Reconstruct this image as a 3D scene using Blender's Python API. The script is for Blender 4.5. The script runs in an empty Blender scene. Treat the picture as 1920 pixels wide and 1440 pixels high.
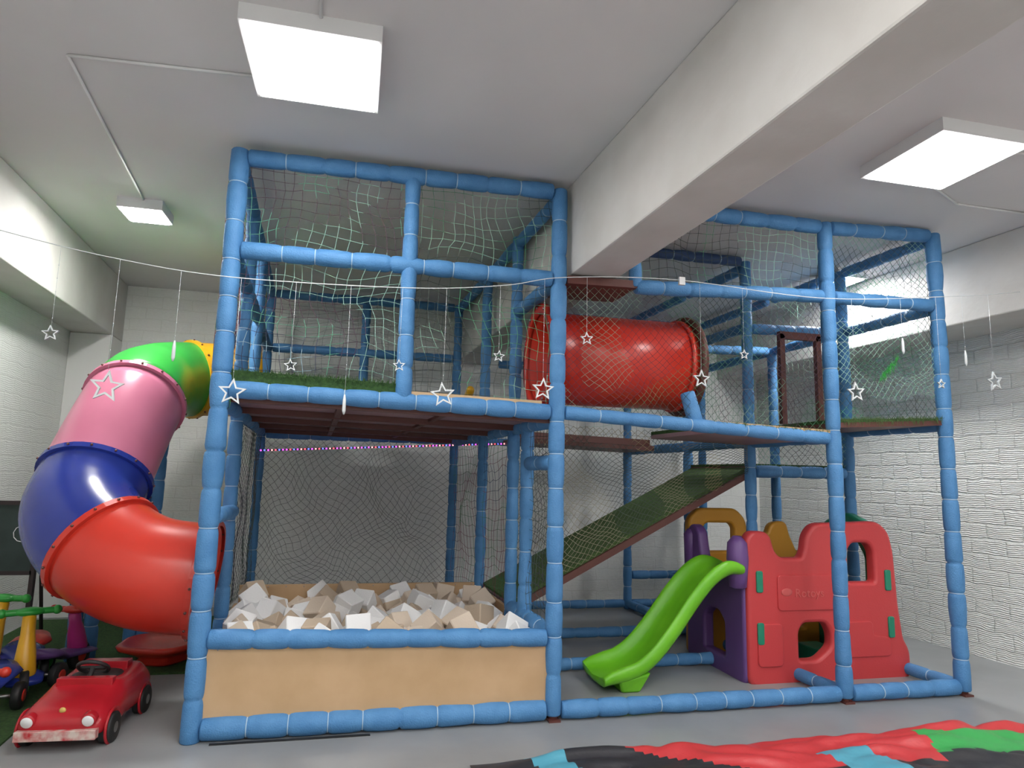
import bpy, math, random
from mathutils import Vector, Matrix, noise, Euler
random.seed(7)
scene=bpy.context.scene
scene.view_settings.view_transform='Standard'
C=bpy.context
K=0.06; V0=3.94
def W(u,v,z): return Vector((u-K*(v-V0),v,z))
# ---------------------------------------------------------------- materials
def mat(name,col,rough=.5,bump=0,bscale=40,var=0,vscale=6,col2=None,spec=.5,metal=0,emit=None,estr=0,trans=0,detail=3):
    m=bpy.data.materials.new(name); m.use_nodes=True; nt=m.node_tree; b=nt.nodes['Principled BSDF']
    b.inputs['Base Color'].default_value=(*col,1); b.inputs['Roughness'].default_value=rough
    b.inputs['Metallic'].default_value=metal
    b.inputs['Specular IOR Level'].default_value=spec
    tc=nt.nodes.new('ShaderNodeTexCoord')
    if var or col2:
        n=nt.nodes.new('ShaderNodeTexNoise'); n.inputs['Scale'].default_value=vscale; n.inputs['Detail'].default_value=detail
        nt.links.new(tc.outputs['Object'],n.inputs['Vector'])
        r=nt.nodes.new('ShaderNodeValToRGB'); r.color_ramp.elements[0].position=.35; r.color_ramp.elements[1].position=.68
        c2=col2 if col2 else tuple(min(1,c*(1-var)) for c in col)
        r.color_ramp.elements[0].color=(*c2,1); r.color_ramp.elements[1].color=(*col,1)
        nt.links.new(n.outputs['Fac'],r.inputs['Fac']); nt.links.new(r.outputs['Color'],b.inputs['Base Color'])
    if bump:
        n=nt.nodes.new('ShaderNodeTexNoise'); n.inputs['Scale'].default_value=bscale; n.inputs['Detail'].default_value=4
        nt.links.new(tc.outputs['Object'],n.inputs['Vector'])
        bp=nt.nodes.new('ShaderNodeBump'); bp.inputs['Strength'].default_value=bump; bp.inputs['Distance'].default_value=.01
        nt.links.new(n.outputs['Fac'],bp.inputs['Height']); nt.links.new(bp.outputs['Normal'],b.inputs['Normal'])
    if emit:
        b.inputs['Emission Color'].default_value=(*emit,1); b.inputs['Emission Strength'].default_value=estr
    if trans: b.inputs['Transmission Weight'].default_value=trans
    return m
def brick_mat(name,axis,st=.7,lo=.64,hi=.76):
    m=bpy.data.materials.new(name); m.use_nodes=True; nt=m.node_tree; b=nt.nodes['Principled BSDF']; L=nt.links
    b.inputs['Roughness'].default_value=.7
    tc=nt.nodes.new('ShaderNodeTexCoord'); sp=nt.nodes.new('ShaderNodeSeparateXYZ'); L.new(tc.outputs['Object'],sp.inputs[0])
    cb=nt.nodes.new('ShaderNodeCombineXYZ'); L.new(sp.outputs['X' if axis=='x' else 'Y'],cb.inputs[0]); L.new(sp.outputs['Z'],cb.inputs[1])
    nz=nt.nodes.new('ShaderNodeTexNoise'); nz.inputs['Scale'].default_value=6; nz.inputs['Detail'].default_value=3; L.new(tc.outputs['Object'],nz.inputs['Vector'])
    mx=nt.nodes.new('ShaderNodeVectorMath'); mx.operation='MULTIPLY_ADD'; L.new(nz.outputs['Color'],mx.inputs[0]); mx.inputs[1].default_value=(.05,.045,0); L.new(cb.outputs[0],mx.inputs[2])
    br=nt.nodes.new('ShaderNodeTexBrick'); L.new(mx.outputs[0],br.inputs['Vector'])
    br.inputs['Scale'].default_value=1; br.inputs['Brick Width'].default_value=.30; br.inputs['Row Height'].default_value=.125
    br.inputs['Mortar Size'].default_value=.009; br.inputs['Mortar Smooth'].default_value=.8
    br.inputs['Color1'].default_value=(1,1,1,1); br.inputs['Color2'].default_value=(.82,.82,.82,1); br.inputs['Mortar'].default_value=(.3,.3,.3,1)
    wv=nt.nodes.new('ShaderNodeTexWave'); wv.bands_direction='Y'; wv.inputs['Scale'].default_value=20; wv.inputs['Distortion'].default_value=3; wv.inputs['Detail'].default_value=2
    L.new(mx.outputs[0],wv.inputs['Vector'])
    n2=nt.nodes.new('ShaderNodeTexNoise'); n2.inputs['Scale'].default_value=22; n2.inputs['Detail'].default_value=5; L.new(tc.outputs['Object'],n2.inputs['Vector'])
    a=nt.nodes.new('ShaderNodeMath'); a.operation='MULTIPLY_ADD'; L.new(wv.outputs['Fac'],a.inputs[0]); a.inputs[1].default_value=.5; L.new(br.outputs['Color'],a.inputs[2])
    a2=nt.nodes.new('ShaderNodeMath'); a2.operation='MULTIPLY_ADD'; L.new(n2.outputs['Fac'],a2.inputs[0]); a2.inputs[1].default_value=1.6; L.new(a.outputs[0],a2.inputs[2])
    bp=nt.nodes.new('ShaderNodeBump'); bp.inputs['Strength'].default_value=st; bp.inputs['Distance'].default_value=.014
    L.new(a2.outputs[0],bp.inputs['Height']); L.new(bp.outputs['Normal'],b.inputs['Normal'])
    r=nt.nodes.new('ShaderNodeValToRGB'); r.color_ramp.elements[0].color=(lo,lo*1.01,lo*.97,1); r.color_ramp.elements[1].color=(hi,hi*1.01,hi*.98,1)
    r.color_ramp.elements[0].position=.25; r.color_ramp.elements[1].position=.75
    L.new(br.outputs['Color'],r.inputs['Fac']); L.new(r.outputs['Color'],b.inputs['Base Color'])
    return m
def net_mat(name,cols,scale=.9,rough=.8):
    m=bpy.data.materials.new(name); m.use_nodes=True; nt=m.node_tree; b=nt.nodes['Principled BSDF']; L=nt.links
    b.inputs['Roughness'].default_value=rough
    tc=nt.nodes.new('ShaderNodeTexCoord'); n=nt.nodes.new('ShaderNodeTexNoise'); n.inputs['Scale'].default_value=scale; n.inputs['Detail'].default_value=1.5
    L.new(tc.outputs['Object'],n.inputs['Vector'])
    r=nt.nodes.new('ShaderNodeValToRGB'); cr=r.color_ramp; cr.interpolation='CONSTANT'
    k=len(cols)
    cr.elements[0].position=0; cr.elements[0].color=(*cols[0],1)
    cr.elements[1].position=.34+.32*1/k; cr.elements[1].color=(*cols[1],1)
    for i in range(2,k):
        e=cr.elements.new(.34+.32*i/k); e.color=(*cols[i],1)
    L.new(n.outputs['Fac'],r.inputs['Fac']); L.new(r.outputs['Color'],b.inputs['Base Color'])
    return m
M={}
M['blue']=mat('foam_blue',(.085,.255,.51),.62,bump=.4,bscale=120,col2=(.06,.205,.44),vscale=9)
M['tie']=mat('tie_white',(.38,.52,.66),.5)
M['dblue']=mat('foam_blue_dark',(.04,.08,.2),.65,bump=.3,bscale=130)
M['wall']=mat('wall_paint',(.80,.80,.78),.8,bump=.12,bscale=30,col2=(.75,.75,.73),vscale=1.5)
M['ceil']=mat('ceiling_paint',(.72,.70,.70),.85,bump=.08,bscale=25,col2=(.67,.65,.65),vscale=1.0)
M['beam']=mat('beam_paint',(.64,.625,.60),.75,bump=.3,bscale=14,col2=(.57,.55,.52),vscale=2.5)
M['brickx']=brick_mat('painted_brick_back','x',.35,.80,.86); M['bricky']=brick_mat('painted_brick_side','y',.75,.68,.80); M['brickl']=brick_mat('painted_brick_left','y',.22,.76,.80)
M['floor']=mat('grey_floor',(.29,.30,.305),.36,bump=.04,bscale=12,col2=(.24,.25,.255),vscale=2.2,detail=6)
M['turf']=mat('green_turf',(.06,.14,.035),.95,bump=1,bscale=260,col2=(.03,.08,.02),vscale=60)
M['turf2']=mat('green_turf_ramp',(.10,.18,.055),.95,bump=1,bscale=260,col2=(.06,.12,.034),vscale=60)
M['wood']=mat('pit_board',(.55,.365,.205),.5,bump=.05,bscale=30,col2=(.49,.32,.17),vscale=5,detail=6)
M['ply']=mat('plywood',(.5,.34,.19),.6)
M['brown']=mat('brown_steel',(.11,.035,.028),.5,bump=.1)
M['under']=mat('platform_underside',(.34,.22,.25),.6,col2=(.27,.17,.19),vscale=3)
M['red']=mat('plastic_red',(.60,.04,.023),.28,col2=(.53,.032,.019),vscale=3,bump=.02,bscale=8)
M['pink']=mat('plastic_pink',(.60,.19,.29),.3,col2=(.53,.16,.25),vscale=3)
M['bluep']=mat('plastic_blue',(.02,.04,.28),.25,col2=(.016,.032,.23),vscale=3)
M['green']=mat('plastic_green',(.035,.36,.05),.3,col2=(.03,.31,.045),vscale=3)
M['yellow']=mat('plastic_yellow',(.80,.42,.02),.3,col2=(.7,.36,.015),vscale=3)
M['lime']=mat('plastic_lime',(.17,.53,.02),.35,col2=(.13,.45,.015),vscale=4)
M['playred']=mat('playhouse_red',(.54,.05,.055),.42,bump=.1,bscale=120)
M['purple']=mat('playhouse_purple',(.13,.06,.22),.45,bump=.1,bscale=120)
M['playyel']=mat('playhouse_yellow',(.60,.29,.03),.45,bump=.1,bscale=120)
M['playgrn']=mat('playhouse_green',(.015,.22,.13),.45)
M['black']=mat('black_rubber',(.014,.014,.015),.55)
M['dark']=mat('dark_inside',(.03,.02,.02),.7)
M['steel']=mat('bolt_steel',(.35,.35,.35),.35,metal=.9)
M['magenta']=mat('plastic_magenta',(.45,.03,.2),.35)
M['whitep']=mat('white_plastic',(.75,.75,.75),.35)
M['star']=mat('clear_star_plastic',(.66,.69,.70),.2)
M['foamw']=mat('foam_white',(.80,.80,.80),.9,bump=.2,bscale=90)
M['foamb']=mat('foam_beige',(.50,.40,.30),.9,bump=.2,bscale=90)
M['foamc']=mat('foam_tan',(.62,.52,.42),.9,bump=.2,bscale=90)
M['lamp']=mat('led_panel',(1,1,1),.5,emit=(1,.985,.965),estr=34)
M['lampR']=mat('led_panel_rear',(1,1,1),.5,emit=(1,.985,.965),estr=24)  # emitter for the added fill panels behind the camera
M['lampS']=mat('led_panel_small',(1,1,1),.5,emit=(1,.985,.965),estr=190)
M['frame']=mat('lamp_frame',(.75,.75,.75),.5)
M['carred']=mat('car_red',(.43,.014,.024),.22,col2=(.37,.012,.02),vscale=5)
M['scuff']=mat('scuffed_bumper',(.42,.012,.02),.4,col2=(.6,.5,.45),vscale=22,detail=6)
M['gold']=mat('gold_badge',(.6,.42,.12),.35,metal=.3)
M['chalk']=mat('blackboard',(.02,.035,.03),.7,col2=(.03,.05,.045),vscale=8)
M['fblack']=mat('vinyl_black',(.025,.025,.03),.45,bump=.3,bscale=20)
M['fred']=mat('vinyl_red',(.52,.04,.045),.45,bump=.3,bscale=20)
M['fteal']=mat('vinyl_teal',(.08,.32,.43),.45,bump=.3,bscale=20)
M['fgreen']=mat('vinyl_green',(.04,.34,.08),.45,bump=.3,bscale=20)
M['emb']=mat('emboss_red',(.62,.11,.105),.4)
M['netA']=net_mat('net_mixed',[(.03,.03,.07),(.36,.52,.60),(.04,.05,.10),(.14,.42,.28),(.08,.03,.06),(.32,.54,.45)],1.1)
M['netG']=net_mat('net_green',[(.04,.2,.10),(.28,.50,.38),(.05,.07,.06),(.09,.32,.17)],1.0)
M['netT']=net_mat('net_dark_green',[(.03,.05,.04),(.05,.16,.08),(.06,.03,.05),(.16,.28,.20)],1.2)
M['netD']=net_mat('net_dark',[(.05,.05,.06),(.07,.10,.09),(.05,.05,.07)],1.5)
M['netR']=net_mat('net_side',[(.22,.04,.06),(.05,.2,.08),(.24,.07,.10),(.03,.06,.13)],1.8)
M['netY']=net_mat('net_ochre',[(.36,.32,.18),(.08,.10,.08),(.32,.30,.2)],1.3)
for i,(c) in enumerate([(1,.1,.15),(.15,.2,1),(.8,.1,.9),(1,.4,.4)]):
    M['led%d'%i]=mat('led_%d'%i,c,.4,emit=c,estr=2.0)
# ---------------------------------------------------------------- mesh builder
class MB:
    def __init__(s): s.v=[];s.f=[];s.m=[];s.mats=[];s.sm=[]
    def mi(s,k):
        if k not in s.mats: s.mats.append(k)
        return s.mats.index(k)
    def add(s,vs,fs,k,smooth=True):
        o=len(s.v); s.v+= [tuple(p) for p in vs]; i=s.mi(k)
        for f in fs: s.f.append(tuple(o+a for a in f)); s.m.append(i); s.sm.append(smooth)
    def hexa(s,c,k):
        s.add(c,[(3,2,1,0),(4,5,6,7),(0,1,5,4),(1,2,6,5),(2,3,7,6),(3,0,4,7)],k,False)
    def box(s,x0,x1,y0,y1,z0,z1,k,w=False,T=None):
        c=[(x0,y0,z0),(x1,y0,z0),(x1,y1,z0),(x0,y1,z0),(x0,y0,z1),(x1,y0,z1),(x1,y1,z1),(x0,y1,z1)]
        c=[W(*p) for p in c] if w else [Vector(p) for p in c]
        if T: c=[T@p for p in c]
        s.hexa(c,k)
    def rings(s,rs,k,cap=True,smooth=True,loop=False):
        n=len(rs[0]); vs=[p for r in rs for p in r]; fs=[]
        m=len(rs)
        for j in range(m if loop else m-1):
            a=j*n; b=((j+1)%m)*n
            for i in range(n):
                i2=(i+1)%n; fs.append((a+i,a+i2,b+i2,b+i))
        if cap and not loop:
            fs.append(tuple(reversed(range(n)))); fs.append(tuple((m-1)*n+i for i in range(n)))
        s.add(vs,fs,k,smooth)
    def lathe(s,p1,p2,prof,k,n=16,cap=True,smooth=True):
        p1=Vector(p1);p2=Vector(p2); d=(p2-p1).normalized()
        a=d.orthogonal().normalized() if abs(d.z)<.9 else Vector((1,0,0)); a=(a-d*a.dot(d)).normalized(); b=d.cross(a)
        rs=[]
        for t,r in prof:
            c=p1+d*t
            rs.append([c+(a*math.cos(2*math.pi*i/n)+b*math.sin(2*math.pi*i/n))*r for i in range(n)])
        s.rings(rs,k,cap,smooth)
    def cyl(s,p1,p2,r,k,n=12,r2=None,smooth=True):
        L=(Vector(p2)-Vector(p1)).length; s.lathe(p1,p2,[(0,r),(L,r2 if r2 is not None else r)],k,n,True,smooth)
    def capsule(s,p1,p2,r,k,n=12,r2=None):
        L=(Vector(p2)-Vector(p1)).length; r2=r2 or r
        pr=[(-r*math.sin(a),r*math.cos(a)) for a in (1.5,1.1,.7,.35)]+[(0,r),(L,r2)]+[(L+r2*math.sin(a),r2*math.cos(a)) for a in (.35,.7,1.1,1.5)]
        s.lathe(p1,p2,pr,k,n)
    def ball(s,c,r,k,sx=1,sy=1,sz=1,n=12,m=8,T=None):
        rs=[]
        for j in range(m+1):
            th=-math.pi/2+math.pi*j/m; th=max(-1.5,min(1.5,th))
            ring=[Vector((c[0]+sx*r*math.cos(th)*math.cos(2*math.pi*i/n),c[1]+sy*r*math.cos(th)*math.sin(2*math.pi*i/n),c[2]+sz*r*math.sin(th))) for i in range(n)]
            if T: ring=[T@p for p in ring]
            rs.append(ring)
        s.rings(rs,k)
    def torus(s,c,axis,R,r,k,n=28,m=8):
        c=Vector(c);d=Vector(axis).normalized(); a=d.orthogonal().normalized(); b=d.cross(a); rs=[]
        for i in range(n):
            t=2*math.pi*i/n; o=a*math.cos(t)+b*math.sin(t)
            rs.append([c+o*(R+r*math.cos(2*math.pi*j/m))+d*r*math.sin(2*math.pi*j/m) for j in range(m)])
        s.rings(rs,k,loop=True)
    def foam(s,p1,p2,r=.048,k='blue',gap=.215,ties=True):
        p1=Vector(p1);p2=Vector(p2);L=(p2-p1).length
        nb=max(1,round(L/gap)); prof=[(0,r*.86),(.008,r*.97)]
        bands=[]
        for i in range(1,nb):
            t=L*i/nb+random.uniform(-.02,.02)*(L/nb>.15); bands.append(t)
        last=0
        for t in bands:
            rr=r*random.uniform(.94,1.05)
            prof+=[((last+t)/2,rr*1.03),(t-.030,rr),(t-.010,rr*.93),(t,r*.80),(t+.010,rr*.93),(t+.030,rr)]
            last=t
        prof+=[((last+L)/2,r*1.02),(L-.008,r*.97),(L,r*.86)]
        s.lathe(p1,p2,prof,k,16)
        if ties:
            d=(p2-p1).normalized()
            for t in bands:
                if random.random()<.25: continue
                c=p1+d*t; s.lathe(c-d*.0032,c+d*.0032,[(0,r*.82),(0.001,r*.90),(.0054,r*.90),(.0064,r*.82)],'tie',16)
    def obj(s,name,parent=None,mod=None):
        me=bpy.data.meshes.new(name); me.from_pydata(s.v,[],s.f); 
        for k in s.mats: me.materials.append(M[k])
        me.polygons.foreach_set('material_index',s.m); me.polygons.foreach_set('use_smooth',s.sm); me.update()
        o=bpy.data.objects.new(name,me); C.collection.objects.link(o)
        if parent: o.parent=parent
        return o
def empty(name,loc=(0,0,0)):
    e=bpy.data.objects.new(name,None); e.location=(0,0,0); e.empty_display_size=.2; C.collection.objects.link(e); return e
def bevel(o,w=.01,seg=2,ang=40):
    b=o.modifiers.new('bevel','BEVEL'); b.width=w; b.segments=seg; b.limit_method='ANGLE'; b.angle_limit=math.radians(ang); return o
def rpoly(pts,r=.03,n=5):
    out=[];N=len(pts)
    for i in range(N):
        p=Vector(pts[i]);a=Vector(pts[i-1])-p;b=Vector(pts[(i+1)%N])-p
        rr=min(r,a.length*.45,b.length*.45); A=p+a.normalized()*rr;B=p+b.normalized()*rr
        for j in range(n):
            t=j/(n-1); out.append(A*(1-t)**2+p*2*t*(1-t)+B*t*t)
    return out
def panel(name,outer,holes,th,bev,mtx,k,parent,r=.04):
    cu=bpy.data.curves.new(name,'CURVE'); cu.dimensions='2D'; cu.fill_mode='BOTH'; cu.extrude=th/2-bev; cu.bevel_depth=bev; cu.bevel_resolution=2
    for P in [outer]+holes:
        q=rpoly([(a,b) for a,b in P],r); sp=cu.splines.new('POLY'); sp.points.add(len(q)-1)
        for i,p in enumerate(q): sp.points[i].co=(p[0],p[1],0,1)
        sp.use_cyclic_u=True
    o=bpy.data.objects.new(name+'_c',cu); C.collection.objects.link(o); C.view_layer.update()
    me=bpy.data.meshes.new_from_object(o.evaluated_get(C.evaluated_depsgraph_get()))
    bpy.data.objects.remove(o); me.name=name
    me.transform(mtx); me.materials.clear(); me.materials.append(M[k])
    ob=bpy.data.objects.new(name,me); C.collection.objects.link(ob); ob.parent=parent; return ob
XZ=Matrix(((1,0,0,0),(0,0,-1,0),(0,1,0,0),(0,0,0,1)))
def crom(P,n=10):
    P=[Vector(p) for p in P]; Q=[P[0]*2-P[1]]+P+[P[-1]*2-P[-2]]; out=[]
    for i in range(1,len(Q)-2):
        for j in range(n):
            t=j/n;a,b,c,d=Q[i-1],Q[i],Q[i+1],Q[i+2]
            out.append(.5*((2*b)+(c-a)*t+(2*a-5*b+4*c-d)*t*t+(3*b-a-3*c+d)*t**3))
    out.append(P[-1]); return out
def sweep(mb,path,r,k,n=28,cap=True,rf=None):
    T=[(path[min(i+1,len(path)-1)]-path[max(i-1,0)]).normalized() for i in range(len(path))]
    a=T[0].orthogonal().normalized(); rs=[]
    for i,p in enumerate(path):
        a=(a-T[i]*a.dot(T[i])).normalized(); b=T[i].cross(a); rr=rf(i/(len(path)-1)) if rf else r
        rs.append([p+(a*math.cos(2*math.pi*j/n)+b*math.sin(2*math.pi*j/n))*rr for j in range(n)])
    mb.rings(rs,k,cap)
# ---------------------------------------------------------------- room
ZC=3.33; VB=7.6; VF=-3.0; UL=-2.62; UR=5.25; T=.15
def rbox(name,u0,u1,v0,v1,z0,z1,k):
    m=MB(); m.box(u0,u1,v0,v1,z0,z1,k,w=True); return m.obj(name)
rbox('floor',UL-T,UR+T,VF-T,VB+T,-.1,0,'floor')
rbox('ceiling',UL-T,UR+T,VF-T,VB+T,ZC,ZC+.1,'ceil')
rbox('wall_back',UL,UR,VB,VB+T,0,ZC,'brickx')
rbox('wall_front',UL,UR,VF-T,VF,0,ZC,'wall')
rbox('wall_left',UL-T,UL,VF-T,VB+T,0,ZC,'brickl')
rbox('wall_right',UR,UR+T,VF-T,VB+T,0,ZC,'bricky')
bevel(rbox('ceiling_beam_center',1.285,1.60,VF,VB,2.71,ZC,'beam'),.012,2)
bevel(rbox('ceiling_beam_left',UL,-2.25,VF,VB,2.72,ZC,'beam'),.01,2)
bevel(rbox('ceiling_beam_right',4.68,UR,VF,VB,2.71,ZC,'beam'),.01,2)
bevel(rbox('pillar_left',UL,-2.25,7.2,VB,0,2.72,'wall'),.01,2)
m=MB()
for (u0,u1,v0,v1) in [(-2.6,-1.66,2.6,5.2),(-2.6,-.95,5.2,7.1)]: m.box(u0,u1,v0,v1,0,.012,'turf',w=True)
m.obj('turf_carpet')
# ---------------------------------------------------------------- lamps
def lamp(cx,cy,s,k='lamp'):
    e=empty('ceiling_led_panel'); h=s/2
    m=MB(); m.box(cx-h-.02,cx+h+.02,cy-h-.02,cy+h+.02,3.255,ZC,'frame'); m.obj('frame',e)
    m=MB(); m.box(cx-h,cx+h,cy-h,cy+h,3.248,3.2545,k); m.obj('diffuser',e)
lamp(-.285,2.99,.55); lamp(3.19,2.94,.55); lamp(-1.62,5.18,.26,'lampS'); lamp(4.25,5.05,.26,'lampS')
for y in (.9,-.9,-2.3):
    for x in (-1.3,.35,2.6,4.2): lamp(x,y,.55,'lampR')  # unseen panels added behind the camera to fill the room with light
e=empty('cable_conduit'); m=MB()
def cond(*P):
    for a,b in zip(P[:-1],P[1:]):
        m.cyl((a[0],a[1],ZC-.008),(b[0],b[1],ZC-.008),.008,'frame',6)
cond((-.58,3.22),(-1.43,3.28),(-1.60,5.04)); cond((-.25,2.7),(-.2,1.6)); cond((3.47,2.85),(4.5,2.75)); cond((3.3,3.22),(3.9,3.5),(4.5,3.5))
m.obj('conduit_run',e)
# ---------------------------------------------------------------- play structure frame
S=empty('soft_play_structure')
A,B,Cc,D=-.762,1.202,3.195,4.135
r0,r1,r2,r3=3.94,4.86,5.8,7.08
f=MB(); R=.048
def bar(p,q,r=R,k='blue'): f.foam(W(*p),W(*q),r,k)
bar((A,r0,.0),(A,r0,3.27),.054); bar((B,r0,.03),(B,r0,3.27),.05); bar((Cc,r0,.03),(Cc,r0,3.27),.05); bar((D,r0,.03),(D,r0,3.29),.052)
bar((.25,r0,1.84),(.25,r0,3.24),.047)
e1=.05
bar((A+e1,r0,.06),(B-e1,r0,.06),.058); bar((B+e1,r0,.055),(Cc-e1,r0,.055),.05); bar((Cc+e1,r0,.055),(D-e1,r0,.055),.052)
f.foam(W(A+e1,r0,.51),W(B-e1,r0,.465),.052,'blue',ties=False)
bar((A+e1,r0,1.855),(B-e1,r0,1.81),.05); bar((B+e1,r0,1.81),(Cc-e1,r0,1.72),.045)
bar((A+e1,r0,2.665),(B-e1,r0,2.665),.052); bar((1.73,r0,2.665),(Cc-e1,r0,2.725),.047); bar((Cc+e1,r0,2.725),(D-e1,r0,2.735),.047)
bar((A+e1,r0,3.23),(B-e1,r0,3.255),.052); bar((1.67,r0,3.23),(Cc-e1,r0,3.24),.05); bar((Cc+e1,r0,3.24),(D-e1,r0,3.275),.05)
bar((1.73,r0,2.66),(1.73,r0,3.2),.042)
bar((B,r0+.05,2.665),(B,r1-.05,2.665))
for (u,v,z) in [(A,r1,3.27),(A,r3,3.27),(B,4.52,1.8),(B,r1,3.27),(B,r2,3.27),(B,r3,3.27),(Cc,r1,3.27),(Cc,r2,2.7),(Cc,r3,3.27),(D,r1,3.27),(D,r2,2.75),(D,r3,3.27)]:
    bar((u,v,.0),(u,v,z),.046)
bar((A,r2,1.85),(A,r2,3.27),.046)
bar((B,r0+.05,1.5),(B,4.47,1.5)); 
def dbar(u,z,va=r0,vb=r3,r=.044,z2=None):
    stops=[x for x in (r0,r1,r2,r3) if va<=x<=vb]
    for a,b in zip(stops[:-1],stops[1:]): bar((u,a+.05,z),(u,b-.05,z),r)
dbar(A,1.80);dbar(A,2.665);dbar(A,3.23);dbar(A,.055,r1,r3)
bar((A,r0+.05,.49),(A,r1-.05,.34),.045)
bar((A+.02,r1,1.13),(A+.02,r0+.05,1.15),.045)
dbar(B,1.76);dbar(B,3.22); dbar(B,.055); bar((B,r0+.05,.47),(B,r1-.05,.47),.055)
dbar(Cc,.055);dbar(Cc,1.73); dbar(Cc,3.22,r1,r3); dbar(Cc,2.7,r1,r3)
dbar(D,.055);dbar(D,2.72);dbar(D,3.25);dbar(D,1.85)
for v in (r1,r2,r3):
    if v==r3: bar((A+.05,v,.055),(B-.05,v,.055),.044)
    bar((B+.05,v,.055),(Cc-.05,v,.055),.044)
    if v!=r1: bar((Cc+.05,v,.055),(D-.05,v,.055),.044)
bar((A+.05,r3,3.24),(B-.05,r3,3.24),.046); bar((A+.05,r3,2.67),(B-.05,r3,2.67),.046); bar((.21,r3,1.85),(.21,r3,3.2),.046)
bar((A+.05,r3,1.78),(B-.05,r3,1.78),.044); bar((B+.05,r3,1.78),(Cc-.05,r3,1.78),.04)
bar((Cc+.05,r3,.36),(D-.05,r3,.36),.044)
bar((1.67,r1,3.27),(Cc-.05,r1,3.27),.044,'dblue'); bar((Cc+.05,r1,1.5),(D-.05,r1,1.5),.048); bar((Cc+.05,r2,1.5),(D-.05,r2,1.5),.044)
bar((Cc+.05,r1,2.69),(D-.05,r1,2.72),.044); bar((Cc+.05,r2,2.69),(D-.05,r2,2.72),.044); bar((1.67,r2,2.68),(Cc-.05,r2,2.69),.044)
bar((1.67,r3,3.24),(Cc-.05,r3,3.24),.044);bar((Cc+.05,r3,3.24),(D-.05,r3,3.24),.044);bar((1.67,r3,2.64),(Cc-.05,r3,2.67),.044);bar((Cc+.05,r3,2.67),(D-.05,r3,2.67),.044)
f.foam(W(2.18,r0+.03,1.76),W(2.13,r0+.06,1.99),.05,'blue')
f.obj('padded_frame',S)
m=MB()
for u in (B,Cc,D):
    p=W(u,r0,0); m.box(p.x-.035,p.x+.035,p.y-.05,p.y+.05,0,.012,'brown'); m.cyl(p,p+Vector((0,0,.05)),.03,'brown',10)
m.obj('base_plates',S)
m=MB()
def slab(u0,u1,v0,v1,za,zb,t,k):
    c=[W(u0,v0,za-t),W(u1,v0,zb-t),W(u1,v1,zb-t),W(u0,v1,za-t),W(u0,v0,za),W(u1,v0,zb),W(u1,v1,zb),W(u0,v1,za)]; m.hexa(c,k)
slab(A+.03,B-.03,r0+.03,r3-.02,1.86,1.815,.03,'under'); slab(A+.03,B-.03,r0+.04,r3,1.885,1.84,.024,'turf')
slab(A+.04,.22,r0+.005,r0+.14,1.965,1.935,.09,'turf')
slab(.27,1.1,r0-.01,r0+.12,1.895,1.875,.03,'ply')
for i in range(5):
    v=r0+.06+i*(r3-r0-.12)/4; slab(A+.03,B-.03,v-.02,v+.02,1.829,1.784,.04,'brown')
for u in (-.1,.55):
    slab(u-.02,u+.02,r0+.05,r3-.05,1.815,1.815,.035,'brown')
slab(2.32,Cc-.03,r0+.03,r1,1.76,1.74,.03,'under'); slab(2.32,Cc-.03,r0+.03,r1,1.785,1.765,.024,'turf'); slab(2.32,Cc-.04,r0-.02,r0+.06,1.80,1.775,.02,'ply')
slab(B,2.3,r1-.02,r1+.03,1.75,1.72,.05,'brown')
slab(Cc+.03,D+.02,r0-.02,r1,1.83,1.885,.035,'brown'); slab(Cc+.03,D-.0,r0,r1,1.855,1.90,.022,'turf')
slab(Cc,D,r1,r2,1.54,1.54,.04,'brown'); slab(Cc,D,r1,r2,1.56,1.56,.02,'turf')
slab(B+.05,1.73,r0-.03,r0+.35,2.69,2.70,.05,'brown')
slab(1.73,Cc,r3-.7,r3,1.80,1.76,.05,'brown')
for u in (3.38,3.72):
    m.box(u-.022,u+.022,r1-.2,r1-.16,1.88,2.62,'brown',w=True)
m.box(3.36,3.74,r1-.2,r1-.16,2.58,2.64,'brown',w=True)
m.obj('platforms',S)
# frayed artificial-grass edges
m=MB()
def fringe(p,q,n,up,dn,k='turf'):
    p=W(*p);q=W(*q)
    for i in range(n):
        c=p.lerp(q,random.random())+Vector((0,random.uniform(-.012,.012),0)); a=random.uniform(-.02,.02)
        h=random.uniform(.2,1)*up if random.random()<.6 else -random.uniform(.2,1)*dn
        m.add([c+Vector((-.0025,0,0)),c+Vector((.0025,0,0)),c+Vector((a,random.uniform(-.015,.01),h))],[(0,1,2)],k,False)
fringe((A+.04,r0-.002,1.955),(.22,r0-.002,1.93),700,.035,.03,'turf')
fringe((Cc+.05,r0-.025,1.845),(D,r0-.025,1.895),600,.03,.06,'turf2')
fringe((2.32,r0-.02,1.79),(Cc-.05,r0-.02,1.765),350,.02,.03,'turf2')
fringe((3.62,r0+.02,2.15),(3.78,r0+.02,2.32),120,.05,.08,'green')
fringe((-.80,r0-.0,1.86),(-.70,r0-.0,1.80),80,.04,.07,'green')
m.obj('grass_fringe',S)
m=MB()
def quadslab(P,t,k):
    up=(P[1]-P[0]).cross(P[3]-P[0]).normalized(); up=up if up.z>0 else -up
    m.hexa([p-up*t for p in P]+list(P),k)
P=[W(B+.02,r1+.05,.50),W(Cc,r1+.05,1.53),W(Cc,r2-.05,1.53),W(B+.02,r2-.05,.50)]
quadslab(P,.03,'turf2'); quadslab([p-Vector((0,0,.032)) for p in P],.02,'under')
for v in (r1+.02,r2-.04):
    a=W(B+.02,v,.47);b=W(Cc,v,1.50); q=[a,b,b+Vector((0,.035,0)),a+Vector((0,.035,0))]; quadslab(q,.05,'brown')
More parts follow.
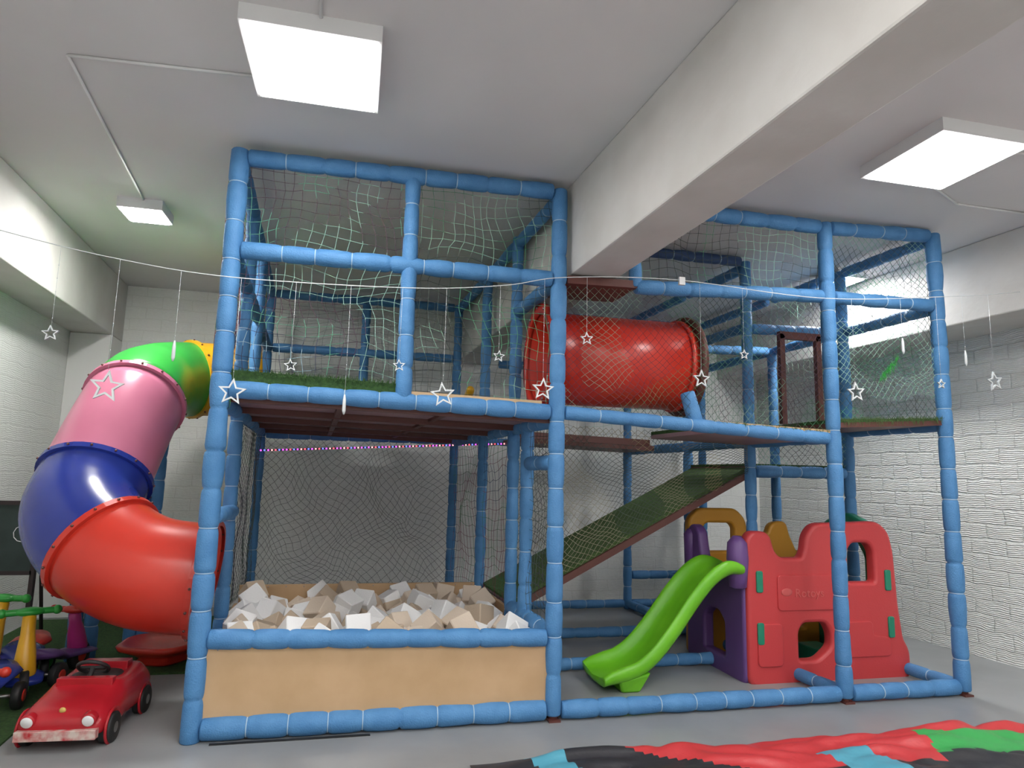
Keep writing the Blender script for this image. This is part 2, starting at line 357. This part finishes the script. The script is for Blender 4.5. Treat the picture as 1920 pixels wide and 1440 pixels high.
for i in range(1,9):
    t=i/9; a=P[0].lerp(P[1],t)-Vector((0,0,.055)); b=P[3].lerp(P[2],t)-Vector((0,0,.055)); m.cyl(a,b,.014,'brown',6)
m.obj('climbing_ramp',S)
m=MB()
m.box(A+.04,B-.04,r0-.005,r0+.02,.09,.47,'wood',w=True)
m.box(A+.02,B-.02,r2-.01,r2+.015,.02,.50,'wood',w=True)
m.box(A-.01,A+.015,r0+.05,r2,.02,.36,'wood',w=True); m.box(B-.03,B-.005,r0+.05,r2,.02,.47,'wood',w=True)
for i in range(14):
    p=W(A+.1+i*.138,r0-.006,.455); m.cyl(p,p-Vector((0,.003,0)),.004,'steel',6)
    p=W(A+.1+i*.138,r2-.012,.485); m.cyl(p,p-Vector((0,.003,0)),.005,'steel',6)
m.box(A+.1,.15,r0-.07,r0-.05,0,.005,'black',w=True)  # black floor strip standing in for the shadow along the bottom bar
m.obj('pit_boards',S)
m=MB(); m.capsule(W(1.12,6.5,1.9),W(1.16,6.2,2.22),.04,'yellow'); m.obj('yellow_pad',S)
# foam cubes
m=MB()
def cube(c,s,k,rot):
    h=s/2
    m.hexa([Vector(c)+rot@Vector(p) for p in [(-h,-h,-h),(h,-h,-h),(h,h,-h),(-h,h,-h),(-h,-h,h),(h,-h,h),(h,h,h),(-h,h,h)]],k)
for layer,zb in enumerate((.09,.23,.34,.42)):
    nx=11;ny=9
    for i in range(nx):
        for j in range(ny):
            if layer==3 and random.random()<.5: continue
            u=A+.14+(B-A-.28)*(i+random.uniform(-.28,.28))/(nx-1); v=r0+.16+(r2-r0-.32)*(j+random.uniform(-.28,.28))/(ny-1)
            u=min(max(u,A+.14),B-.15); v=min(max(v,r0+.14),r2-.14)
            z=zb+random.uniform(-.02,.03)+(.01*(v-r0)/1.9 if layer>1 else 0)
            k=random.choices(['foamw','foamb','foamc'],[.47,.27,.26])[0]
            amp=.25 if layer<2 else .9
            cube(W(u,v,z),random.uniform(.14,.155),k,Euler((random.uniform(-amp,amp),random.uniform(-amp,amp),random.uniform(0,3))).to_matrix())
bevel(m.obj('foam_cubes'),.006,1)
# ---------------------------------------------------------------- nets
def net(mb,c00,c10,c11,c01,cell,k,seed,wave=.03,bulge=.03,diamond=True,r=.0018,skip=None):
    c00,c10,c11,c01=[W(*c) for c in (c00,c10,c11,c01)]
    n=(c10-c00).cross(c01-c00).normalized()
    Lu=max((c10-c00).length,(c11-c01).length);Lv=max((c01-c00).length,(c11-c10).length)
    nu=max(2,round(Lu/cell)); nv=max(2,round(Lv/(cell*(.5 if diamond else 1)*1.0)))
    cu=(c10-c00).normalized(); cv=(c01-c00).normalized()
    def P(i,j):
        s=i/nu; t=j/nv
        if diamond and j%2: s+=.5/nu
        s=min(max(s,0),1)
        p=c00.lerp(c10,s).lerp(c01.lerp(c11,s),t)
        e=min(1,6*min(s,1-s)+.15,6*min(t,1-t)+.15)
        q=p*2.2+Vector((seed*7.3,seed*3.1,0))
        q2=p*7+Vector((seed*2.3,0,seed))
        return p+cu*(noise.noise(q)*wave*2+noise.noise(q2)*cell*.45)*e+cv*(noise.noise(q+Vector((9,4,2)))*wave*2+noise.noise(q2+Vector((5,5,5)))*cell*.45)*e+n*(noise.noise(q*1.0+Vector((3,8,1)))*bulge*2)*e
    G=[[P(i,j) for i in range(nu+1)] for j in range(nv+1)]
    def seg(a,b):
        d=b-a
        if d.length<1e-4: return
        d.normalize(); x=d.orthogonal().normalized()*r; y=d.cross(x)
        o=[x, x*-.5+y*.87, x*-.5-y*.87]
        mb.add([a+q for q in o]+[b+q for q in o],[(0,1,4,3),(1,2,5,4),(2,0,3,5)],k)
    for j in range(nv+1):
        for i in range(nu+1):
            if diamond:
                if j<nv:
                    seg(G[j][i],G[j+1][i])
                    i2=i-1 if j%2==0 else i+1
                    if 0<=i2<=nu: seg(G[j][i],G[j+1][i2])
            else:
                if i<nu: seg(G[j][i],G[j][i+1])
                if j<nv: seg(G[j][i],G[j+1][i])
nf=r0+.02
m=MB()
net(m,(A,nf,1.86),(.25,nf,1.84),(.25,nf,3.23),(A,nf,3.23),.062,'netA',1,diamond=False,wave=.05)
net(m,(.25,nf,1.84),(B,nf,1.81),(B,nf,3.25),(.25,nf,3.23),.062,'netG',2,diamond=False,wave=.06)
net(m,(B,nf,1.80),(Cc,nf,1.72),(Cc,nf,2.72),(B,nf,2.66),.055,'netT',3,diamond=True,wave=.03,r=.0015)
net(m,(1.73,nf,2.66),(Cc,nf,2.72),(Cc,nf,3.24),(1.73,nf,3.23),.06,'netG',4,diamond=False)
net(m,(Cc,nf,1.85),(D,nf,1.9),(D,nf,3.26),(Cc,nf,3.24),.055,'netG',5,diamond=True,r=.0016)
net(m,(A-.05,r0,1.84),(A-.05,r3,1.84),(A-.05,r3,3.23),(A-.05,r0,3.23),.065,'netR',6,diamond=False)
net(m,(A,r3,1.8),(B,r3,1.8),(B,r3,3.23),(A,r3,3.23),.09,'netD',7,diamond=False,r=.0015)
net(m,(D+.03,r0,1.9),(D+.03,r3,1.85),(D+.03,r3,3.23),(D+.03,r0,3.25),.085,'netG',8,diamond=False,r=.0015)
net(m,(1.7,r3,1.8),(D,r3,1.8),(D,r3,3.23),(1.7,r3,3.23),.10,'netG',9,diamond=False,r=.0015)
m.obj('upper_nets',S)
m=MB()
net(m,(A,r3-.02,.1),(B,r3-.02,.1),(B,r3-.02,1.78),(A,r3-.02,1.8),.08,'netD',10,wave=.08,bulge=.07,r=.0016)
net(m,(A,r1,.45),(A,r3,.3),(A,r3,1.8),(A,r1,1.8),.085,'netD',11)
net(m,(B,r1,.5),(B,r3,.3),(B,r3,1.75),(B,r1,1.75),.085,'netR',12,diamond=False)
net(m,(B,r1-.02,.50),(Cc,r1-.02,1.5),(Cc,r1-.02,1.8),(B,r1-.02,1.8),.06,'netY',13,wave=.04)
net(m,(Cc,r1-.02,1.5),(D,r1-.02,1.5),(D,r1-.02,1.82),(Cc,r1-.02,1.82),.06,'netG',14)
net(m,(B,r0+.02,.5),(B,4.5,.5),(B,4.5,1.75),(B,r0+.02,1.75),.07,'netD',15,diamond=False)
m.obj('lower_nets',S)
m=MB()
a=Vector((-.93,7.0,1.61));b=Vector((2.87,7.0,1.84))
m.cyl(a,b,.007,'black',6)
N=110
for i in range(N):
    p=a.lerp(b,i/(N-1))-Vector((0,.012,0)); m.ball(p,.0095,'led%d'%(i%4 if i%7 else 2),n=6,m=4)
m.obj('led_rope',S)
# ---------------------------------------------------------------- crawl tunnel
E=empty('crawl_tunnel'); m=MB(); ty=4.45; tz=2.245
def tube(x0,x1,ro,ri,k,n=40):
    rs=[]
    for x,r in ((x0,ri),(x0,ro),(x1,ro),(x1,ri)):
        rs.append([Vector((x,ty+r*math.cos(2*math.pi*i/n),tz+r*math.sin(2*math.pi*i/n))) for i in range(n)])
    m.rings(rs,k,loop=True)
tube(1.22,2.33,.325,.315,'red')
tube(1.20,1.235,.385,.315,'red'); tube(1.26,1.29,.345,.32,'red'); tube(2.30,2.34,.37,.315,'brown'); tube(2.24,2.27,.34,.32,'red')
for i in range(12):
    t=2*math.pi*i/12; p=Vector((1.2,ty+.36*math.cos(t),tz+.36*math.sin(t))); m.cyl(p-Vector((.008,0,0)),p,.01,'steel',6)
m.obj('tunnel_shell',E)
# ---------------------------------------------------------------- tube slide
E=empty('spiral_tube_slide')
cp=[(-.92,6.40,2.22),(-1.45,6.25,2.19),(-1.61,5.80,2.08),(-1.60,5.32,1.885),(-1.66,4.90,1.33),(-1.64,4.69,1.11),(-1.44,4.50,.93),(-1.18,4.43,.80),(-.85,4.42,.75)]
path=crom(cp,10); RT=.325
segs=[(0,10,'yellow'),(10,30,'green'),(30,40,'pink'),(40,60,'bluep'),(60,80,'red')]
for i0,i1,k in segs:
    m=MB(); sub=path[i0:i1+1]; sweep(m,sub,RT,k,36,cap=False)
    so=m.obj('segment_'+k,E).modifiers.new('shell','SOLIDIFY'); so.thickness=.008; so.offset=-1
m=MB()
for idx,k in ((10,'yellow'),(30,'pink'),(40,'bluep'),(60,'red'),(80,'red'),(1,'yellow')):
    t=(path[min(idx+1,80)]-path[idx-1]).normalized(); c=path[idx]
    a=t.orthogonal().normalized(); b=t.cross(a); rs=[]
    for dd,r in ((-.02,RT-.004),(-.018,RT+.022),(.018,RT+.022),(.02,RT-.004)):
        rs.append([c+t*dd+(a*math.cos(2*math.pi*j/40)+b*math.sin(2*math.pi*j/40))*r for j in range(40)])
    m.rings(rs,k,cap=False,smooth=False)
    for j in range(16):
        an=2*math.pi*j/16; q=(a*math.cos(an)+b*math.sin(an)); p=c+q*(RT+.018)
        m.cyl(p,p+q*.012,.008,'brown',6)
m.obj('flanges',E)
m=MB()
m.foam(Vector((-1.66,5.95,.013)),Vector((-1.64,5.95,1.72)),.048); m.foam(Vector((-1.93,5.6,.013)),Vector((-1.93,5.6,.9)),.048); m.foam(Vector((-1.83,5.62,.013)),Vector((-1.83,5.62,.95)),.048)
m.foam(Vector((-1.57,5.95,.013)),Vector((-1.55,5.95,1.72)),.045)
m.obj('support_posts',E)
m=MB()
def lat(c,prof,k,n=28,lob=0):
    rs=[]
    for r,z in prof:
        rs.append([Vector((c[0]+r*(1+lob*math.cos(5*2*math.pi*i/n))*math.cos(2*math.pi*i/n),c[1]+r*(1+lob*math.cos(5*2*math.pi*i/n))*math.sin(2*math.pi*i/n),c[2]+z)) for i in range(n)])
    m.rings(rs,k)
lat((-1.30,5.50,.012),[(.14,0),(.17,.02),(.15,.05),(.20,.08),(.29,.12),(.30,.145),(.27,.155),(.18,.12),(.05,.11)],'red',lob=.06)
m.obj('spinning_seat_dish')
# ---------------------------------------------------------------- ride-on car
E=empty('ride_on_car')
cT=Matrix.Translation((-1.35,4.25,0))@Matrix.Rotation(math.radians(-4),4,'Z')@Matrix.Scale(.93,4)
m=MB()
sec=[(-.37,.175,.085,.135,.14),(-.355,.205,.065,.175,.17),(-.30,.222,.06,.205,.18),(-.2,.228,.06,.232,.175),(-.1,.226,.06,.255,.17),(-.04,.222,.06,.285,.165),(0,.22,.06,.275,.175),(.1,.22,.06,.27,.18),(.2,.226,.06,.285,.18),(.27,.23,.06,.30,.17),(.33,.22,.065,.285,.15),(.375,.18,.09,.23,.12)]
rs=[]
for y,hw,zb,zt,tw in sec:
    zm=zb+(zt-zb)*.55
    half=[(0,zb),(hw*.8,zb),(hw*.97,zb+.015),(hw,zb+(zm-zb)*.5),(hw,zm),(hw*.97,zm+(zt-zm)*.35),(tw*1.06,zt-.012),(tw*.9,zt),(tw*.4,zt+.006)]
    pts=[(x,z) for x,z in half]+[(0,zt+.008)]+[(-x,z) for x,z in reversed(half[1:])]
    rs.append([cT@Vector((x,y,z)) for x,z in pts])
m.rings(rs,'carred')
o=m.obj('body',E); ss=o.modifiers.new('sub','SUBSURF'); ss.levels=2; ss.render_levels=2
m=MB()
m.ball((0,.07,.276),.15,'dark',sx=.93,sy=.95,sz=.1,T=cT,n=20)
def tp(*p): return cT@Vector(p)
m.box(-.13,.13,.16,.24,.26,.325,'carred',T=cT)
m.box(-.15,.15,-.10,-.05,.25,.30,'carred',T=cT)
m.cyl(tp(0,-.05,.28),tp(0,.0,.33),.014,'black',8)
m.torus(tp(0,.0,.332),(cT.to_3x3()@Vector((0,.6,.8))),.075,.011,'black')
m.cyl(tp(-.07,0,.332),tp(.07,0,.332),.01,'black',8)
for sx in (-1,1):
    m.lathe(tp(sx*.150,-.375,.155),tp(sx*.150,-.30,.175),[(-.004,.012),(0,.028),(.006,.036),(.04,.036)],'carred',18)
    m.lathe(tp(sx*.150,-.386,.153),tp(sx*.150,-.31,.172),[(0,.008),(.003,.02),(.006,.027),(.012,.029)],'whitep',18)
    for y in (-.235,.235):
        m.lathe(tp(sx*.175,y,.076),tp(sx*.245,y,.076),[(0,.07),(.005,.076),(.055,.076),(.061,.068),(.063,.03)],'black',24)
        m.lathe(tp(sx*.236,y,.076),tp(sx*.249,y,.076),[(0,.035),(.006,.033),(.007,.01)],'steel',14)
        m.torus(tp(sx*.222,y,.085),(cT.to_3x3()@Vector((1,0,0))),.084,.008,'carred',n=24)
m.box(-.2,.2,-.395,-.35,.065,.115,'scuff',T=cT)
m.ball((0,-.33,.2),.018,'gold',sx=1,sy=.5,sz=.9,T=cT)
o=m.obj('car_parts',E); bevel(o,.008,2)
# ---------------------------------------------------------------- tricycles
def trike(x,y,rot,ks,kb,kh,kw='black',h=.5):
    E=empty('toddler_tricycle'); T_=Matrix.Translation((x,y,.012))@Matrix.Rotation(rot,4,'Z'); m=MB()
    g=lambda *p:T_@Vector(p)
    m.lathe(g(0,-.12,.11),g(0,-.03,h),[(0,.045),(.05,.062),(.16,.052),(h*.55,.038),(h-.13,.036),(h-.11,.02)],ks,16)
    m.capsule(g(-.13,-.03,h+.0),g(.13,-.03,h+.0),.02,kh); m.ball((0,-.03,h),.055,kh,sx=1.5,sy=.9,sz=.5,T=T_)
    for s in(-1,1): m.ball((s*.14,-.03,h),.028,kh,T=T_)
    sw=[(-.2,.09,.1,.14),(-.08,.11,.11,.16),(.05,.06,.11,.16),(.16,.10,.15,.21),(.3,.13,.17,.24),(.36,.08,.19,.26)]
    rs=[]
    for yy,hw,z0,z1 in sw:
        rs.append([g(hw*math.cos(a),yy,(z0+z1)/2+(z1-z0)/2*math.sin(a)) for a in [2*math.pi*i/14 for i in range(14)]])
    m.rings(rs,kb)
    m.cyl(g(-.13,.26,.075),g(.13,.26,.075),.012,'steel',8)
    for xx,yy,rr in((-.13,.26,.075),(.13,.26,.075),(0,-.13,.095)):
        m.lathe(g(xx-.022,yy,rr),g(xx+.022,yy,rr),[(-.004,rr*.5),(0,rr*.94),(.006,rr),(.038,rr),(.044,rr*.94),(.048,rr*.5)],kw,22)
        m.lathe(g(xx-.03,yy,rr),g(xx+.03,yy,rr),[(0,rr*.3),(.002,rr*.45),(.058,rr*.45),(.06,rr*.3)],kh,14)
    m.obj('tricycle_body',E)
trike(-1.92,4.82,.45,'yellow','bluep','green'); trike(-2.16,5.08,-.2,'yellow','red','green',h=.54); trike(-1.84,5.25,2.9,'magenta','purple','red',h=.42); trike(-1.93,4.3,.1,'black','bluep','red',h=.28)
E=empty('blackboard_easel'); m=MB()
eT=Matrix.Translation((-2.475,5.75,0))
m.box(-.17,.17,-.012,.012,.62,1.12,'chalk',T=eT)
for a,b in(((-.17,-.02,.6),(.17,.02,.63)),((-.17,-.02,1.11),(.17,.02,1.14)),((-.19,-.02,.013),(-.16,.02,1.14)),((.16,-.02,.013),(.19,.02,1.14))):
    m.box(a[0],b[0],a[1],b[1],a[2],b[2],'dark',T=eT)
for s in(-1,1): m.cyl(eT@Vector((s*.17,.02,1.1)),eT@Vector((s*.17,.3,.02)),.014,'dark',8)
for i in range(10):
    a0=i*.6;a1=a0+.6; m.cyl(eT@Vector((.08+.06*math.cos(a0),-.014,.9+.06*math.sin(a0))),eT@Vector((.08+.06*math.cos(a1),-.014,.9+.06*math.sin(a1))),.003,'whitep',5)
m.obj('easel_board',E)
# ---------------------------------------------------------------- playhouse with slide
E=empty('toddler_playhouse_with_slide')
X0=2.80; Y0=4.42
F=Matrix.Translation((X0,Y0,0))@XZ
out=[(0,0),(0,.98),(.03,1.03),(.15,1.03),(.185,.90),(.25,.84),(.44,.84),(.48,.90),(.50,1.02),(.56,1.09),(1.10,1.11),(1.18,1.04),(1.21,.9),(1.23,.5),(1.26,.26),(1.31,.18),(1.31,0)]
h1=[(.36,.12),(.36,.36),(.42,.43),(.62,.43),(.68,.34),(.68,.22),(.55,.12)]
h2=[(.80,.66),(.80,.93),(.86,1.0),(1.02,1.0),(1.08,.92),(1.08,.66)]
panel('front_wall',out,[h1,h2],.10,.025,F,'playred',E,r=.05)
def relief(P,k='playred',d=.018,r=.03):
    panel('relief',P,[],d,.006,Matrix.Translation((X0,Y0-.052,0))@XZ,k,E,r)
relief([(.22,.50),(.22,.74),(.70,.74),(.70,.50)]); relief([(.75,.16),(.75,.40),(1.0,.40),(1.0,.30),(1.15,.28),(1.15,.16)]); relief([(.05,.12),(.05,.40),(.24,.40),(.24,.12)])
for s,z in((.07,.70),(.07,.34),(1.16,.70),(1.17,.36)):
    relief([(s-.02,z-.07),(s-.02,z+.07),(s+.02,z+.07),(s+.02,z-.07)],'playgrn',.022,.01)
m=MB()
cu=bpy.data.curves.new('lettering','FONT'); cu.body='Rotoys'; cu.size=.085; cu.extrude=.002; 
to=bpy.data.objects.new('lettering',cu); C.collection.objects.link(to); to.parent=E; to.matrix_world=Matrix.Translation((X0+.35,Y0-.063,.59))@Matrix.Rotation(math.pi/2,4,'X'); cu.materials.append(M['emb'])
m.ball((0,0,0),.035,'emb',sx=1.3,sy=.15,sz=.8,T=Matrix.Translation((X0+.285,Y0-.062,.625)))
m.obj('plain_mark',E)
LS=Matrix(((0,0,1,X0),(1,0,0,Y0),(0,1,0,0),(0,0,0,1)))
ps=[(.0,0),(.0,.93),(.05,.98),(.13,.96),(.17,.8),(.2,.72),(.55,.72),(.6,.86),(.63,1.0),(.72,1.04),(.80,.98),(.80,0)]
panel('side_wall_purple',ps,[[(.22,.1),(.22,.38),(.32,.46),(.46,.46),(.56,.38),(.56,.1)]],.09,.022,LS,'purple',E)
m=MB(); m.lathe((X0-.075,Y0-.01,.66),(X0-.075,Y0-.01,1.02),[(-.01,.03),(0,.06),(.1,.07),(.2,.078),(.31,.07),(.36,.03)],'purple',18)
m.lathe((X0-.03,Y0+.76,.72),(X0-.03,Y0+.76,1.0),[(-.01,.03),(0,.055),(.25,.06),(.29,.03)],'purple',18)
m.obj('purple_knobs',E)
BK=Matrix.Translation((X0,Y0+.85,0))@XZ
pb=[(0,0),(0,1.08),(.08,1.16),(.42,1.16),(.5,1.08),(.52,.95),(.75,.95),(.78,1.04),(.9,1.06),(.93,.95),(1.0,.8),(1.28,.8),(1.28,0)]
panel('back_wall_yellow',pb,[[(.09,.80),(.09,1.03),(.14,1.08),(.38,1.08),(.43,1.03),(.43,.80)],[(.85,.15),(.85,.5),(1.1,.5),(1.1,.15)]],.09,.022,BK,'playyel',E)
RS=Matrix(((0,0,1,X0+1.24),(1,0,0,Y0+.07),(0,1,0,0),(0,0,0,1)))
panel('side_wall_green',[(0,0),(0,.9),(.1,1.08),(.35,1.16),(.6,1.08),(.72,.9),(.72,0)],[[(.14,.5),(.14,.85),(.25,1.0),(.45,1.0),(.58,.85),(.58,.5)],[(.2,.1),(.2,.35),(.5,.35),(.5,.1)]],.08,.02,RS,'playgrn',E)
m=MB(); m.box(X0+.02,X0+.55,Y0+.05,Y0+.8,.66,.71,'playyel'); m.box(X0+.75,X0+.95,Y0+.1,Y0+.5,.0,.14,'playgrn'); bevel(m.obj('deck',E),.015,2)
m=MB()
pr=crom([(2.74,0,.775),(2.62,0,.775),(2.50,0,.715),(2.36,0,.57),(2.21,0,.38),(2.07,0,.225),(1.95,0,.135),(1.84,0,.095),(1.72,0,.08),(1.655,0,.07)],6)
yc=4.50; hw=.20
rs=[]
for i,p in enumerate(pr):
    t=(pr[min(i+1,len(pr)-1)]-pr[max(i-1,0)]).normalized(); n=Vector((-t.z,0,t.x)); n=n if n.z>0 else -n
    q=i/(len(pr)-1); w=hw*(1-.12*max(0,(.15-q))/.15); w*=1+.10*q; rim=.085*(1-.55*max(0,(q-.8)/.2))*(1-.6*max(0,(.12-q)/.12))
    cs=[(-w,-.03),(-w-.012,rim*.5),(-w,rim),(-w+.025,rim+.008),(-w+.05,rim*.7),(-w+.07,.01),(0,0),(w-.07,.01),(w-.05,rim*.7),(w-.025,rim+.008),(w,rim),(w+.012,rim*.5),(w,-.03),(0,-.035)]
    rs.append([Vector((p.x,yc,p.z))+Vector((0,a,0))+n*b for a,b in cs])
m.rings(rs,'lime')
o=m.obj('slide',E); ss=o.modifiers.new('s','SUBSURF'); ss.levels=1; ss.render_levels=1
m=MB()
c=[Vector(p) for p in [(1.80,yc-.17,0),(1.93,yc-.17,0),(1.93,yc+.17,0),(1.80,yc+.17,0),(1.77,yc-.2,.085),(2.0,yc-.2,.13),(2.0,yc+.2,.13),(1.77,yc+.2,.085)]]
m.hexa(c,'lime'); bevel(m.obj('slide_foot',E),.015,2)
# ---------------------------------------------------------------- string of stars
E=empty('star_string_lights'); m=MB()
Ys=3.72
cord=[(-2.3,2.70),(-1.82,2.58),(-1.275,2.485),(-.696,2.438),(.249,2.464),(.8,2.53),(1.177,2.614),(1.92,2.667),(3.0,2.64),(4.09,2.75),(4.65,2.83)]
cpth=crom([(x,Ys,z) for x,z in cord],8)
sweep(m,cpth,.0026,'star',6)
def zc(x):
    for a,b in zip(cpth[:-1],cpth[1:]):
        if a.x<=x<=b.x: return a.z+(b.z-a.z)*(x-a.x)/(b.x-a.x)
    return 2.7
def star(x,z,s,ang=0):
    R_=s/2; pts=[]
    for sc in (1.0,.72):
        pts.append([(x+sc*R_*(1 if i%2==0 else .45)*math.sin(ang+i*math.pi/5),z+sc*R_*(1 if i%2==0 else .45)*math.cos(ang+i*math.pi/5)) for i in range(10)])
    h=.006
    rs=[]
    for P,y in ((pts[0],Ys-h),(pts[0],Ys+h),(pts[1],Ys+h),(pts[1],Ys-h)):
        rs.append([Vector((a,y,b)) for a,b in P])
    m.rings(rs,'star',loop=True,smooth=False)
def drop(x,ztop,zbot):
    m.cyl((x,Ys,zbot),(x,Ys,ztop),.0009,'star',5)
    n=int((ztop-zbot)/.07)
    for i in range(n): m.ball((x,Ys,zbot+(i+.5)*.07),.0028,'star',n=6,m=4)
for x,z,s in [(-1.54,2.067,.085),(-1.26,1.81,.17),(-.661,1.814,.15),(-.376,1.975,.075),(.204,2.01,.075),(.457,1.857,.15),(.776,2.10,.075),(1.047,1.92,.14),(1.317,2.243,.085),(2.076,2.04,.12),(2.38,2.215,.07),(3.205,2.016,.14),(3.897,2.109,.07),(4.355,2.153,.14)]:
    drop(x,zc(x),z+s/2); star(x,z,s,random.uniform(-.15,.15))
for x,z in [(-.963,2.01),(-.082,1.77),(4.12,2.3),(3.6,2.35)]:
    drop(x,zc(x),z+.05); m.lathe((x,Ys,z-.05),(x,Ys,z+.06),[(0,.004),(.02,.010),(.08,.009),(.11,.004)],'star',8)
p=1.95; m.box(p-.02,p+.02,Ys-.01,Ys+.01,zc(p)-.03,zc(p)+.02,'whitep')
m.obj('light_string',E)
# ---------------------------------------------------------------- deflated inflatable
m=MB(); NX=180;NY=80
xs0,xs1=.62,4.3
def yb(x): return 3.42-.05*(x-.62)+.04*noise.noise(Vector((x*2.3,1,0)))
grid=[]
for j in range(NY+1):
    for i in range(NX+1):
        s=i/NX;t=j/NY; x=xs0+(xs1-xs0)*s; y=yb(x)-t*1.5
        e=min(1,t*14)**.5*min(1,s*9)*min(1,(1-s)*12)*min(1,(1-t)*6)
        hgt=.07+.075*min(1,s*1.3)
        n1=noise.noise(Vector((x*1.6+y*.8,y*4.5,2)))*.5+abs(noise.noise(Vector((x*3+y*2,y*8,5))))*.8+noise.noise(Vector((x*9,y*12,7)))*.12
        z=.006+e*(hgt*(.65+.75*n1)*(1-.45*min(1,max(0,t-.08)*4))); z=max(z,.005)
        grid.append((x,y,z))
def fk(x,t):
    w=.05*noise.noise(Vector((x*3,t*5,1)))
    if .90+w<x-t*.3<1.03+w: return 'fteal'
    if x<1.2: return 'fblack'
    if x>2.95+w*3 and .09<t+w: return 'fgreen' if t<.24+w else 'fblack'
    if 2.35+w*4<x<2.62+w*4 and .15<t+w<.42: return 'fteal'
    if t+w<min(.03+.28*(x-1.2),.27): return 'fred'
    return 'fblack' if t<.5 else 'fred'
for j in range(NY):
    for i in range(NX):
        a=j*(NX+1)+i; k=fk(xs0+(xs1-xs0)*(i+.5)/NX,(j+.5)/NY)
        m.f.append((a,a+NX+1,a+NX+2,a+1)); m.m.append(m.mi(k)); m.sm.append(True)
m.v=grid; m.obj('deflated_inflatable')
# ---------------------------------------------------------------- camera
rr=Vector((.97330753,-.22828336,.0236466)); uu=Vector((-.0548382,-.13127707,.98982781)); ww=Vector((.22285696,.9647036,.14029161))
cam=bpy.data.cameras.new('camera'); co=bpy.data.objects.new('camera',cam); C.collection.objects.link(co)
Mx=Matrix(((rr.x,uu.x,-ww.x,0),(rr.y,uu.y,-ww.y,0),(rr.z,uu.z,-ww.z,1.4),(0,0,0,1)))
co.matrix_world=Mx; cam.sensor_width=36; cam.lens=1238.86/1920*36; cam.clip_start=.05
scene.camera=co
w=bpy.data.worlds.new('world'); scene.world=w; w.use_nodes=True; w.node_tree.nodes['Background'].inputs[0].default_value=(.5,.5,.5,1); w.node_tree.nodes['Background'].inputs[1].default_value=.1
